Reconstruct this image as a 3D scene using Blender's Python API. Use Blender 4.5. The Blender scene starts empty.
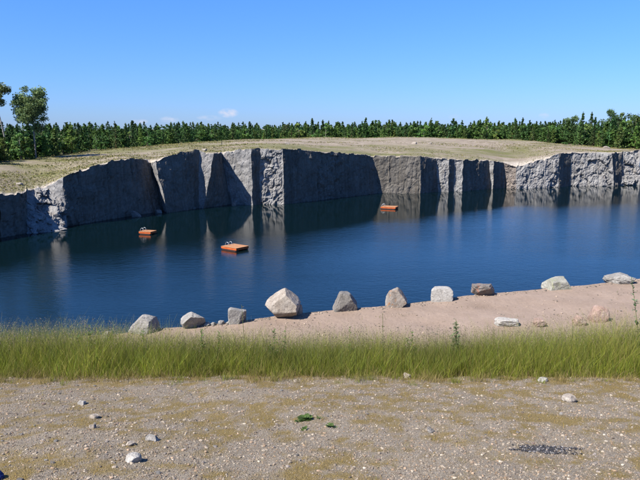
import bpy, math, random
import numpy as np

random.seed(7)
R = math.radians
scene = bpy.context.scene
COL = scene.collection

# ------------------------------------------------------------------ camera, sky, sun, exposure
EYE = 12.0                       # eye height above the quarry water (water = 0)
FPX = 640.0                      # focal length in photo pixels (photo 640 x 480)
PITCH = math.atan(112 / FPX)     # horizon at photo row 128
CP, SP = math.cos(PITCH), math.sin(PITCH)

cam_data = bpy.data.cameras.new("camera")
cam_data.sensor_width = 36.0
cam_data.lens = 36.0
cam_data.clip_start = 0.05
cam_data.clip_end = 6000
cam = bpy.data.objects.new("camera", cam_data)
COL.objects.link(cam)
cam.location = (0, 0, EYE)
cam.rotation_euler = (math.pi / 2 - PITCH, 0, 0)
scene.camera = cam

SUN_AZ, SUN_EL = R(35), R(48)    # azimuth measured from due left towards behind the camera
SUN = np.array([-math.cos(SUN_AZ) * math.cos(SUN_EL), -math.sin(SUN_AZ) * math.cos(SUN_EL), math.sin(SUN_EL)])

world = bpy.data.worlds.new("World")
scene.world = world
world.use_nodes = True
wn, wl = world.node_tree.nodes, world.node_tree.links
wn.clear()
w_out = wn.new("ShaderNodeOutputWorld")
w_bg = wn.new("ShaderNodeBackground")
w_sky = wn.new("ShaderNodeTexSky")
w_sky.sky_type = 'NISHITA'
w_sky.sun_disc = False
w_sky.sun_elevation = SUN_EL
w_sky.sun_rotation = math.atan2(SUN[0], SUN[1])
w_sky.altitude = 0
w_sky.air_density = 1.0
w_sky.dust_density = 0.15
w_sky.ozone_density = 1.6
w_tint = wn.new("ShaderNodeMix"); w_tint.data_type = 'RGBA'; w_tint.blend_type = 'MULTIPLY'
w_tint.inputs[0].default_value = 1.0
wl.new(w_sky.outputs[0], w_tint.inputs[6])
# a few small fair-weather clouds low over the horizon, placed by direction in the sky
w_co = wn.new("ShaderNodeTexCoord")  # also drives the tint below
w_sep = wn.new("ShaderNodeSeparateXYZ")
wl.new(w_co.outputs['Generated'], w_sep.inputs[0])
def wmath(op, a, b=None, clamp=False):
    n = wn.new("ShaderNodeMath"); n.operation = op; n.use_clamp = clamp
    for i, v in enumerate((a, b)):
        if v is None: continue
        if isinstance(v, (int, float)): n.inputs[i].default_value = v
        else: wl.new(v, n.inputs[i])
    return n.outputs[0]
w_ramp = wn.new("ShaderNodeValToRGB")
w_ramp.color_ramp.elements[0].position = 0.0; w_ramp.color_ramp.elements[0].color = (.235, .372, .80, 1)
w_ramp.color_ramp.elements[1].position = 0.22; w_ramp.color_ramp.elements[1].color = (.245, .485, .86, 1)
wl.new(w_sep.outputs[2], w_ramp.inputs[0])
w_sc = wn.new("ShaderNodeVectorMath"); w_sc.operation = 'SCALE'; w_sc.inputs['Scale'].default_value = 2.0
wl.new(w_ramp.outputs[0], w_sc.inputs[0]); wl.new(w_sc.outputs[0], w_tint.inputs[7])
w_y = wmath('MAXIMUM', w_sep.outputs[1], 0.001)
w_u = wmath('DIVIDE', w_sep.outputs[0], w_y)
w_v = wmath('DIVIDE', w_sep.outputs[2], w_y)
w_cb = wn.new("ShaderNodeCombineXYZ"); wl.new(w_u, w_cb.inputs[0]); wl.new(w_v, w_cb.inputs[1])
w_map = wn.new("ShaderNodeMapping"); w_map.inputs['Scale'].default_value = (1, 1.7, 1)
wl.new(w_cb.outputs[0], w_map.inputs[0])
w_noise = wn.new("ShaderNodeTexNoise"); w_noise.inputs['Scale'].default_value = 95; w_noise.inputs['Detail'].default_value = 5
wl.new(w_map.outputs[0], w_noise.inputs['Vector'])
mask = None
for px, py, a, b, s in ((230, 113, 11, 5.0, 1.0), (172, 119.5, 11, 3.5, .55), (143, 121.5, 9, 2.8, .6), (205, 117.5, 7, 2.5, .4),
                        (213, 118, 12, 3, .35), (540, 115.5, 6, 3.2, .5), (452, 117, 7, 3, .18), (30, 131, 12, 5, .8)):
    u0 = (px - 320) / FPX
    dy = (240 - py) / FPX
    v0 = (dy * CP - SP) / (CP + dy * SP)
    du = wmath('DIVIDE', wmath('SUBTRACT', w_u, u0), a / FPX)
    dv = wmath('DIVIDE', wmath('SUBTRACT', w_v, v0), b / FPX)
    g = wmath('SUBTRACT', 1.0, wmath('ADD', wmath('MULTIPLY', du, du), wmath('MULTIPLY', dv, dv)), True)
    g = wmath('MULTIPLY', g, s)
    mask = g if mask is None else wmath('MAXIMUM', mask, g)
w_n2 = wmath('MULTIPLY', wmath('SUBTRACT', w_noise.outputs[0], 0.30), 3.2, True)
w_front = wmath('GREATER_THAN', w_sep.outputs[1], 0.05)
w_fac = wmath('MULTIPLY', wmath('MULTIPLY', mask, w_n2), w_front, True)
w_mix = wn.new("ShaderNodeMix"); w_mix.data_type = 'RGBA'
wl.new(w_fac, w_mix.inputs[0]); wl.new(w_tint.outputs[2], w_mix.inputs[6])
w_mix.inputs[7].default_value = (6.6, 7.0, 8.6, 1)
wl.new(w_mix.outputs[2], w_bg.inputs[0])
w_bg.inputs[1].default_value = 0.05
wl.new(w_bg.outputs[0], w_out.inputs[0])

sun_data = bpy.data.lights.new("sun", 'SUN')
sun_data.energy = 5.0
sun_data.angle = R(0.53)
sun_data.color = (1.0, 0.94, 0.85)
sun = bpy.data.objects.new("sun", sun_data)
COL.objects.link(sun)
from mathutils import Vector
sun.rotation_euler = Vector(-SUN).to_track_quat('-Z', 'Y').to_euler()
sun.location = tuple(SUN * 200)

scene.render.engine = 'CYCLES'
scene.cycles.use_denoising = True
scene.cycles.max_bounces = 6
scene.view_settings.view_transform = 'Standard'
scene.view_settings.look = 'None'
scene.view_settings.exposure = 1.11
scene.view_settings.gamma = 1.0

# ------------------------------------------------------------------ pixel -> place
def z_at(py, Y):
    dy = (240 - py) / FPX
    return EYE + Y * (dy * CP - SP) / (CP + dy * SP)
def x_at(px, Y, z):
    return (px - 320) / FPX * (Y * CP + (EYE - z) * SP)
def y_of(py, z):                 # depth of the point on the level z seen at row py
    dy = (240 - py) / FPX
    return (z - EYE) * (CP + dy * SP) / (dy * CP - SP)

# ------------------------------------------------------------------ numpy noise
def _hash(i, j, k, s):
    n = (i.astype(np.int64) * 374761393 + j.astype(np.int64) * 668265263 + k.astype(np.int64) * 2147483647 + s * 1274126177) & 0xffffffff
    n = ((n ^ (n >> 13)) * 1274126177) & 0xffffffff
    n = ((n ^ (n >> 16)) * 2246822519) & 0xffffffff
    return ((n ^ (n >> 15)) & 0xffffff) / float(0xffffff) * 2 - 1
def vnoise(p, s=0):
    p = np.asarray(p, float)
    i = np.floor(p).astype(np.int64); f = p - i
    f = f * f * f * (f * (f * 6 - 15) + 10)
    r = 0
    for a in (0, 1):
        for b in (0, 1):
            for c in (0, 1):
                w = (f[..., 0] if a else 1 - f[..., 0]) * (f[..., 1] if b else 1 - f[..., 1]) * (f[..., 2] if c else 1 - f[..., 2])
                r = r + w * _hash(i[..., 0] + a, i[..., 1] + b, i[..., 2] + c, s)
    return r
def fbm(p, s=0, o=4, g=0.5):
    p = np.asarray(p, float); r = 0; a = 1.0; t = 0
    for k in range(o):
        r = r + a * vnoise(p * (2.03 ** k) + 17.3 * k, s + k * 31); t += a; a *= g
    return r / t
def cells(p, s=0):               # blocky jointed rock: value of the nearest feature point, and edge distance
    p = np.asarray(p, float); i = np.floor(p).astype(np.int64)
    d1 = np.full(p.shape[:-1], 9.0); d2 = d1.copy(); val = np.zeros(p.shape[:-1])
    for a in (-1, 0, 1):
        for b in (-1, 0, 1):
            for c in (-1, 0, 1):
                I, J, K = i[..., 0] + a, i[..., 1] + b, i[..., 2] + c
                q = np.stack([I + .5 + .45 * _hash(I, J, K, s + 1), J + .5 + .45 * _hash(I, J, K, s + 2), K + .5 + .45 * _hash(I, J, K, s + 3)], -1)
                d = np.abs(p - q).max(-1) * .6 + np.sqrt(((p - q) ** 2).sum(-1)) * .4
                v = _hash(I, J, K, s + 4)
                nearer = d < d1
                d2 = np.where(nearer, d1, np.minimum(d2, d))
                val = np.where(nearer, v, val); d1 = np.where(nearer, d, d1)
    return val, d2 - d1
def P2(x, y, z=0.0):
    x, y = np.broadcast_arrays(np.asarray(x, float), np.asarray(y, float))
    return np.stack([x, y, np.zeros_like(x) + z], -1)
def sstep(a, b, x):
    t = np.clip((np.asarray(x, float) - a) / (b - a), 0, 1)
    return t * t * (3 - 2 * t)

# ------------------------------------------------------------------ mesh building
def mesh_np(name, verts, faces, mat=None, cols=None, smooth=False):
    verts = np.asarray(verts, np.float32); faces = np.asarray(faces, np.int32)
    k = faces.shape[1]; nf = len(faces)
    me = bpy.data.meshes.new(name)
    me.vertices.add(len(verts)); me.vertices.foreach_set("co", verts.ravel())
    me.loops.add(nf * k); me.loops.foreach_set("vertex_index", faces.ravel())
    me.polygons.add(nf); me.polygons.foreach_set("loop_start", np.arange(0, nf * k, k, dtype=np.int32))
    me.polygons.foreach_set("loop_total", np.full(nf, k, np.int32))
    me.polygons.foreach_set("use_smooth", np.full(nf, bool(smooth)))
    if cols is not None:
        a = me.attributes.new("tint", 'FLOAT_COLOR', 'POINT')
        c = np.ones((len(verts), 4), np.float32); c[:, :3] = cols
        a.data.foreach_set("color", c.ravel())
    if mat: me.materials.append(mat)
    me.update(calc_edges=True); me.validate()
    return me
def link(name, me, parent=None, **props):
    o = bpy.data.objects.new(name, me); COL.objects.link(o)
    if parent is not None: o.parent = parent
    for k, v in props.items(): o[k] = v
    return o
def empty(name, loc=(0, 0, 0), rz=0.0, **props):
    o = bpy.data.objects.new(name, None); COL.objects.link(o)
    o.location = loc; o.rotation_euler = (0, 0, rz); o.empty_display_size = .2
    for k, v in props.items(): o[k] = v
    return o
def grid_faces(r, c, off=0, flip=False):
    a = (np.arange(r - 1)[:, None] * c + np.arange(c - 1)[None, :]).ravel() + off
    f = np.stack([a, a + 1, a + 1 + c, a + c], 1)
    return f[:, ::-1] if flip else f
class Bag:                        # collects triangles and quads (as triangles)
    def __init__(s): s.v = []; s.f = []; s.c = []; s.n = 0
    def add(s, v, f, c=(1, 1, 1)):
        v = np.asarray(v, float).reshape(-1, 3); f = np.asarray(f, int)
        if f.shape[1] == 4: f = np.concatenate([f[:, [0, 1, 2]], f[:, [0, 2, 3]]])
        c = np.asarray(c, float)
        if c.ndim == 1: c = np.tile(c, (len(v), 1))
        s.v.append(v); s.f.append(f + s.n); s.c.append(c); s.n += len(v)
    def mesh(s, name, mat, smooth=False):
        return mesh_np(name, np.concatenate(s.v), np.concatenate(s.f), mat, np.concatenate(s.c), smooth)
def tube(pts, rad, n=6):
    pts = np.asarray(pts, float); m = len(pts); rad = np.broadcast_to(rad, (m,))
    V = []
    for i in range(m):
        t = pts[min(i + 1, m - 1)] - pts[max(i - 1, 0)]; t = t / (np.linalg.norm(t) + 1e-9)
        a = np.cross(t, (0, 0, 1.0) if abs(t[2]) < .9 else (1.0, 0, 0)); a /= np.linalg.norm(a); b = np.cross(t, a)
        th = np.arange(n) * 2 * np.pi / n
        V.append(pts[i] + rad[i] * (np.cos(th)[:, None] * a + np.sin(th)[:, None] * b))
    F = []
    for i in range(m - 1):
        for j in range(n):
            F.append((i * n + j, i * n + (j + 1) % n, (i + 1) * n + (j + 1) % n, (i + 1) * n + j))
    return np.concatenate(V), np.array(F)

# ------------------------------------------------------------------ materials
class NT:
    def __init__(s, name):
        s.m = bpy.data.materials.new(name); s.m.use_nodes = True
        s.n, s.l = s.m.node_tree.nodes, s.m.node_tree.links
        s.b = s.n["Principled BSDF"]; s.b.inputs['Roughness'].default_value = .9
        s.b.inputs['Specular IOR Level'].default_value = .25
        s.pos = s.n.new("ShaderNodeNewGeometry").outputs['Position']
    def set(s, i, v):
        if hasattr(v, 'links'): s.l.new(v, i)
        elif isinstance(v, tuple) and len(v) == 3 and i.type == 'RGBA': i.default_value = (*v, 1)
        else: i.default_value = v
    def map(s, scale=(1, 1, 1), rot=(0, 0, 0), src=None):
        n = s.n.new("ShaderNodeMapping"); s.l.new(src or s.pos, n.inputs[0])
        n.inputs['Scale'].default_value = scale; n.inputs['Rotation'].default_value = rot
        return n.outputs[0]
    def noise(s, scale, detail=4, rough=.55, vec=None, out=0):
        n = s.n.new("ShaderNodeTexNoise"); s.l.new(vec or s.pos, n.inputs['Vector'])
        n.inputs['Scale'].default_value = scale; n.inputs['Detail'].default_value = detail; n.inputs['Roughness'].default_value = rough
        return n.outputs[out]
    def voro(s, scale, vec=None, out='Color', feature='F1'):
        n = s.n.new("ShaderNodeTexVoronoi"); s.l.new(vec or s.pos, n.inputs['Vector']); n.feature = feature
        n.inputs['Scale'].default_value = scale
        return n.outputs[out]
    def ramp(s, fac, stops):
        n = s.n.new("ShaderNodeValToRGB"); s.l.new(fac, n.inputs[0]); e = n.color_ramp.elements
        while len(e) < len(stops): e.new(.5)
        for el, (p, c) in zip(e, stops):
            el.position = p; el.color = (*c, 1) if isinstance(c, tuple) else (c, c, c, 1)
        return n.outputs[0]
    def mix(s, fac, a, b, mode='MIX'):
        n = s.n.new("ShaderNodeMix"); n.data_type = 'RGBA'; n.blend_type = mode
        s.set(n.inputs[0], fac); s.set(n.inputs[6], a); s.set(n.inputs[7], b)
        return n.outputs[2]
    def math(s, op, a, b=0.0, clamp=False):
        n = s.n.new("ShaderNodeMath"); n.operation = op; n.use_clamp = clamp
        s.set(n.inputs[0], a); s.set(n.inputs[1], b)
        return n.outputs[0]
    def attr(s, name="tint"):
        n = s.n.new("ShaderNodeAttribute"); n.attribute_name = name
        return n.outputs['Fac' if name == "veg" else 'Color']
    def obj_rand(s):
        return s.n.new("ShaderNodeObjectInfo").outputs['Random']
    def bump(s, h, strength=.5, dist=.05, normal=None):
        n = s.n.new("ShaderNodeBump"); s.l.new(h, n.inputs['Height'])
        s.set(n.inputs['Strength'], strength); n.inputs['Distance'].default_value = dist
        if normal: s.l.new(normal, n.inputs['Normal'])
        return n.outputs[0]
    def done(s, col, normal=None, rough=None):
        s.set(s.b.inputs['Base Color'], col)
        if normal: s.l.new(normal, s.b.inputs['Normal'])
        if rough is not None: s.set(s.b.inputs['Roughness'], rough)
        return s.m

def rock_mat(name, dark, mid, light, grain=1.0, streak=.5, joints=.5):
    t = NT(name); t.b.inputs['Specular IOR Level'].default_value = .08
    n1 = t.noise(.35 * grain, 6, .6)
    n2 = t.noise(2.6 * grain, 6, .65)
    st = t.noise(1.3, 6, .65, t.map((1, 1, .06)))
    st2 = t.noise(3.1, 5, .6, t.map((1, 1, .045)))
    c = t.ramp(n1, [(.3, dark), (.5, mid), (.72, light)])
    c = t.mix(.55, c, t.ramp(n2, [(.3, dark), (.55, mid), (.75, light)]))
    c = t.mix(streak, c, t.ramp(st, [(.32, (.42, .40, .38)), (.55, (1.0, 1.0, 1.0))]), 'MULTIPLY')     # water stains
    c = t.mix(t.math('MULTIPLY', t.ramp(st2, [(.60, 0.0), (.70, 1.0)]), .45 * streak), c, tuple(np.array(light) * 1.25))   # pale lime runs
    rust = t.ramp(t.noise(.8, 5, .65, t.map((1, 1, .3), (0, 0, .5))), [(.60, 0.0), (.74, .45)])
    c = t.mix(rust, c, tuple(np.array(mid) * (1.15, .92, .72)))
    def crack(sc, mp, rot, w):          # long wandering fracture lines: where a stretched noise crosses its middle
        q = t.noise(sc, 5, .55, t.map(mp, rot))
        return t.ramp(t.math('ABSOLUTE', t.math('SUBTRACT', q, .5)), [(.0, 0.0), (w, 1.0)])
    jd = t.math('MULTIPLY', crack(.55, (1, 1, .22), (.1, .15, 0), .012), crack(.5, (.25, .25, 1.2), (.12, -.1, 0), .010))
    keep = t.ramp(t.noise(.7, 3), [(.42, 1.0), (.58, 0.0)])
    jd = t.math('MAXIMUM', jd, keep)
    c = t.mix(joints, c, t.mix(jd, (.35, .34, .33), (1., 1., 1.)), 'MULTIPLY')
    c = t.mix(.3, c, t.ramp(t.noise(26, 3), [(.3, .45), (.7, 1.1)]), 'MULTIPLY')
    b = t.bump(jd, .6 * joints, .08)
    b = t.bump(n2, .5, .12, b)
    b = t.bump(t.noise(9, 6, .75), .6, .05, b)
    return t.done(c, b)
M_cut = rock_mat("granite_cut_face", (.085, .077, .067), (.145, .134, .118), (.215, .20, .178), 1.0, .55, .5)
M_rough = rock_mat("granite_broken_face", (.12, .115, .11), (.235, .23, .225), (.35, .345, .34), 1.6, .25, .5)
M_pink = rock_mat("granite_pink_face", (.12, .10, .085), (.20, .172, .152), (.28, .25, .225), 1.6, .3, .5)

def mound_mat():
    t = NT("plateau_gravel")
    n2 = t.noise(.4, 5, .65); n3 = t.noise(4, 4, .7)
    gr = t.ramp(n2, [(.3, (.165, .135, .10)), (.52, (.23, .19, .145)), (.72, (.29, .25, .20))])
    gr = t.mix(.4, gr, t.ramp(n3, [(.3, .5), (.65, 1.1)]), 'MULTIPLY')
    veg = t.ramp(n3, [(.3, (.05, .06, .012)), (.55, (.115, .115, .034)), (.8, (.19, .165, .065))])
    zone = t.attr("veg")
    m = t.math('MULTIPLY', t.ramp(t.math('ADD', t.noise(.10, 7, .72, t.map((.45, 1, 1))), zone), [(.45, 0.0), (.62, .95)]), t.ramp(n2, [(.3, .5), (.55, 1.0)]))
    c = t.mix(m, gr, veg)
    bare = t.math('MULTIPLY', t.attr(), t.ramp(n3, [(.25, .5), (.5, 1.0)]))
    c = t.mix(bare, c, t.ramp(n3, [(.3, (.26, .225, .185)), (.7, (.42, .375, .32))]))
    return t.done(c, t.bump(n3, .6, .15))
M_mound = mound_mat()

def gravel_mat():
    t = NT("gravel")
    v = t.voro(150); vd = t.voro(150, out='Distance')
    v2 = t.voro(60)
    base = t.ramp(t.noise(.9, 5, .6), [(.3, (.15, .118, .078)), (.7, (.22, .18, .128))])
    g = t.mix(.5, base, t.ramp(v, [(.1, (.075, .063, .05)), (.45, (.19, .162, .128)), (.9, (.36, .325, .28))]))
    g = t.mix(.25, g, t.ramp(v2, [(.1, (.08, .065, .05)), (.9, (.26, .23, .19))]))
    moss = t.ramp(t.noise(90, 4, .7), [(.3, (.095, .066, .017)), (.7, (.23, .165, .055))])
    pm = t.math('ADD', t.attr(), t.math('MULTIPLY', t.math('SUBTRACT', t.noise(28, 4, .7), .5), 1.3), True)
    c = t.mix(t.math('MULTIPLY', pm, .9), g, moss)
    b = t.bump(vd, .7, .008)
    return t.done(c, t.bump(t.noise(40, 4, .7), .6, .015, b))
M_gravel = gravel_mat()

def sand_mat():
    t = NT("sandy_track")
    n = t.noise(.8, 6, .65); n2 = t.noise(9, 5, .7)
    c = t.ramp(n, [(.3, (.205, .152, .115)), (.7, (.262, .20, .158))])
    c = t.mix(.3, c, t.ramp(n2, [(.3, .6), (.65, 1.1)]), 'MULTIPLY')
    sp = t.ramp(t.noise(2.2, 5, .7, t.map((.5, 1.6, 1), (0, 0, .36))), [(.66, 0.0), (.72, .6)])
    c = t.mix(sp, c, (.10, .085, .045))
    wh = t.ramp(t.voro(5.5, out='Distance'), [(.06, 1.0), (.10, 0.0)])
    c = t.mix(t.math('MULTIPLY', wh, .5), c, (.34, .30, .26))
    return t.done(c, t.bump(n2, .5, .06))
M_sand = sand_mat()
def bank_mat():
    t = NT("grassy_bank_soil")
    n = t.noise(1.3, 5, .6)
    c = t.ramp(n, [(.35, (.06, .07, .018)), (.6, (.11, .10, .035)), (.75, (.18, .15, .10))])
    return t.done(c, t.bump(t.noise(12, 4, .7), .6, .05))
M_bank = bank_mat()

def tint_mat(name, rough=.85, mott=0.0, scale=30, transl=0.0, spec=.2, jitter=0.0):
    t = NT(name); c = t.attr()
    if mott: c = t.mix(mott, c, t.ramp(t.noise(scale, 5, .65), [(.3, .45), (.7, 1.25)]), 'MULTIPLY')
    if jitter:
        j = t.n.new("ShaderNodeHueSaturation"); t.l.new(c, j.inputs['Color'])
        r = t.obj_rand()
        t.set(j.inputs['Hue'], t.math('ADD', t.math('MULTIPLY', r, .05), .475))
        t.set(j.inputs['Value'], t.math('ADD', t.math('MULTIPLY', t.math('FRACT', t.math('MULTIPLY', r, 7.13)), .5 * jitter), 1 - .25 * jitter))
        c = j.outputs[0]
    t.done(c, None, rough)
    t.b.inputs['Specular IOR Level'].default_value = spec
    if transl:
        tr = t.n.new("ShaderNodeBsdfTranslucent"); t.set(tr.inputs[0], c)
        mx = t.n.new("ShaderNodeMixShader"); mx.inputs[0].default_value = transl
        t.l.new(t.b.outputs[0], mx.inputs[1]); t.l.new(tr.outputs[0], mx.inputs[2])
        t.l.new(mx.outputs[0], t.n["Material Output"].inputs[0])
    return t.m
M_pebble = tint_mat("pebbles", .85, .4, 160)
M_leaf = tint_mat("foliage", .7, 0, 1, .28, .25, 1.0)
M_blade = tint_mat("grass_blades", .7, 0, 1, .3, .25)
M_dry = tint_mat("dry_tufts", .85, 0, 1, .15, .1)
M_bark = tint_mat("bark", .9, .5, 6)

def boulder_mat(name, a, b, c, sc=3.0, spots=None):
    t = NT(name)
    a, b, c = (tuple(np.array(q) * (.50, .495, .485)) for q in (a, b, c))
    if spots: spots = tuple(np.array(spots) * .6)
    p = t.n.new("ShaderNodeTexCoord").outputs['Object']
    n = t.noise(sc, 6, .65, p); n2 = t.noise(sc * 7, 5, .7, p)
    k = t.ramp(n, [(.3, a), (.5, b), (.72, c)])
    k = t.mix(.6, k, t.ramp(n2, [(.30, .4), (.6, 1.12)]), 'MULTIPLY')
    k = t.mix(.5, k, t.ramp(t.noise(sc * 24, 3, .7, p), [(.3, .45), (.6, 1.05)]), 'MULTIPLY')
    k = t.mix(.5, k, t.ramp(t.voro(sc * 2.2, p, 'Distance', 'DISTANCE_TO_EDGE'), [(.0, .6), (.03, 1.0)]), 'MULTIPLY')
    if spots:
        k = t.mix(t.ramp(t.noise(sc * 1.7, 4, .6, t.map((1, 1, 1), (1, 2, 0), p)), [(.54, 0.0), (.62, .8)]), k, spots)
    return t.done(k, t.bump(n2, .6, .03, t.bump(n, .5, .06)))

def water_mat():
    t = NT("quarry_water")
    t.b.inputs['Base Color'].default_value = (.0012, .006, .0070, 1)
    t.b.inputs['Specular IOR Level'].default_value = .5
    t.b.inputs['IOR'].default_value = 1.333
    # wind ruffles the open middle of the pit; the water under the walls lies calm
    sep = t.n.new("ShaderNodeSeparateXYZ"); t.l.new(t.pos, sep.inputs[0])
    wob = t.math('MULTIPLY', t.math('SUBTRACT', t.noise(.05, 4, .6), .5), 14.0)
    # distance from the left / far walls, measured along the pit's width
    far = t.math('SUBTRACT', t.math('ADD', sep.outputs[1], wob), t.math('MULTIPLY', sep.outputs[0], .55))
    wind = t.ramp(t.math('DIVIDE', far, 140.0), [(.525, 1.0), (.60, .10)])
    patch = t.ramp(t.noise(.035, 4, .6, t.map((.35, 1.6, 1), (0, 0, .2))), [(.35, .55), (.65, 1.0)])
    wind = t.math('MULTIPLY', wind, patch)
    h = t.noise(2.1, 5, .6, t.map((.7, 1.25, 1), (0, 0, .3)))
    h2 = t.noise(.5, 3, .5, t.map((.6, 1.2, 1), (0, 0, .2)))
    hh = t.math('ADD', h, t.math('MULTIPLY', h2, .6))
    n = t.bump(hh, t.math('ADD', t.math('MULTIPLY', wind, .15), .008), .20)
    t.l.new(n, t.b.inputs['Normal'])
    t.set(t.b.inputs['Roughness'], t.math('ADD', t.math('MULTIPLY', wind, .06), .03))
    return t.m
M_water = water_mat()

# ------------------------------------------------------------------ terrain: far rim of the quarry
RIMX = [0, 8, 16, 22, 28, 38, 45, 52, 58, 64, 72, 80, 92, 104, 112, 117, 130, 140, 148, 154, 162, 168, 176, 186, 196, 203, 212, 222, 236, 251, 262, 283, 300, 316, 340, 360, 371, 385, 420, 434, 449, 463, 490, 504, 516, 530, 545, 560, 573, 590, 610, 625, 640]
RIMY = [195, 193.5, 192.5, 192.5, 190, 187.5, 187.5, 184, 181.5, 178, 173, 171, 167, 163, 160.5, 161, 158.5, 159.5, 161.5, 162, 159, 156.5, 154, 152, 150.5, 152.5, 153.5, 153, 150.5, 149.5, 149, 149, 149.5, 151.5, 153, 154.5, 156, 156.5, 156.5, 158, 159, 160, 160.5, 162.5, 166.5, 163, 159, 153.5, 152.5, 153, 153, 152, 150]
# (base column, depth, top column, top setback, roughness, material index) - each row starts a rock face that runs to the next row
F = [
 (0, 70.0, 0, .3, .10, 0), (20, 72.4, 20, .5, .25, 0), (27, 73.4, 27, 3.0, 1.0, 1), (35, 73.0, 34, 5.0, 1.0, 1), (54, 74.4, 50, 5.5, .9, 1), (67, 78.2, 63, .9, .35, 0),
 (84, 80.8, 82, .5, .05, 0), (112, 85.0, 112, .4, .05, 0), (164.6, 93.6, 150.5, .4, .04, 1), (167.4, 90.9, 155.0, .3, .06, 0),
 (199, 96.9, 199, .4, .10, 1), (203.5, 96.4, 214, .4, .10, 0), (231, 102.0, 222, .3, .08, 1), (252.5, 100.3, 251, .3, .03, 0), (260, 101.6, 260, .2, .55, 1),
 (284, 101.4, 283, .2, .05, 0), (318, 107.2, 316, .3, .34, 0), (345, 112.2, 343, .3, .04, 0), (378, 119.2, 373, .2, .07, 0), (420.5, 118.8, 420, .2, .03, 0),
 (438, 122.2, 436, .2, .25, 1), (448.5, 121.8, 449, .2, .03, 0), (453.5, 122.9, 454, .2, .25, 1), (462, 122.5, 463, .2, .03, 0),
 (491.0, 128.4, 489, .2, .12, 1), (493.0, 127.6, 493.5, .2, .03, 0), (506, 130.4, 504, .2, .6, 2), (516, 128.8, 516, .8, .45, 1), (545, 130.0, 545, 1.2, .5, 1),
 (559, 131.4, 559, .5, .10, 0), (569.5, 134.4, 571, .3, .55, 1), (600, 134.0, 596, 1.6, .7, 1), (614, 134.0, 612, .4, .15, 0), (621, 136.0, 623, 1.6, .7, 1), (640, 136.0, 640, 2.2, .7, 1)]
def rim_pt(f):
    bx, Y, tx, sb = f[:4]
    z = z_at(np.interp(tx, RIMX, RIMY), Y + sb)
    return np.array([x_at(bx, Y, 0), Y, 0]), np.array([x_at(tx, Y + sb, z), Y + sb, z])
NEAR = lambda x: np.maximum(21.4 + .37 * np.asarray(x, float), 13.0) + .35 * fbm(P2(np.asarray(x, float) * .35, 0.5), 5, 3)
ZN = EYE - 6.3
def wpt(x, y, z): return (np.array([x, y, 0.]), np.array([x, y, z]))
left_out = [wpt(-80, float(NEAR(-80)), ZN), wpt(-40, float(NEAR(-40)), ZN), wpt(-22, float(NEAR(-22)), ZN), wpt(-29, 25, 5.4), wpt(-37, 42, 5.0), wpt(-40.5, 58, 4.8)]
right_out = [wpt(84, 150, 7.0), wpt(95, 118, 6.6), wpt(86, 78, 6.2), wpt(62, 52, 5.9), wpt(45, float(NEAR(45)), ZN), wpt(90, float(NEAR(90)), ZN), wpt(200, float(NEAR(200)), ZN)]

cliff = empty("quarry_cliff", (0, 0, 0), kind="structure")
face_defs = []
for i in range(len(left_out) - 1):
    face_defs.append((left_out[i], left_out[i + 1], .15, 0, .6, None, i >= 2))
face_defs.append((left_out[-1], rim_pt(F[0]), .15, 0, .3, None, True))
for i in range(len(F) - 1):
    face_defs.append((rim_pt(F[i]), rim_pt(F[i + 1]), F[i][4], F[i][5], .16, (F[i][2], F[i + 1][2]), True))
face_defs.append((rim_pt(F[-1]), right_out[0], .8, 1, .4, None, True))
for i in range(len(right_out) - 1):
    face_defs.append((right_out[i], right_out[i + 1], .15, 0, .7, None, i < 4))
TOP = []                              # rim vertices in order, for the plateau
def warp(p):
    w = np.stack([fbm(p * .8 + 3, 11, 4, .55), fbm(p * .8 + 9, 12, 4, .55), .6 * fbm(p * .8 + 5, 13, 4, .55)], -1)
    w2 = np.stack([fbm(p * 3.1 + 3, 21, 3), fbm(p * 3.1 + 9, 22, 3), .5 * fbm(p * 3.1 + 5, 23, 3)], -1)
    return .22 * w + .035 * w2
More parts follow.
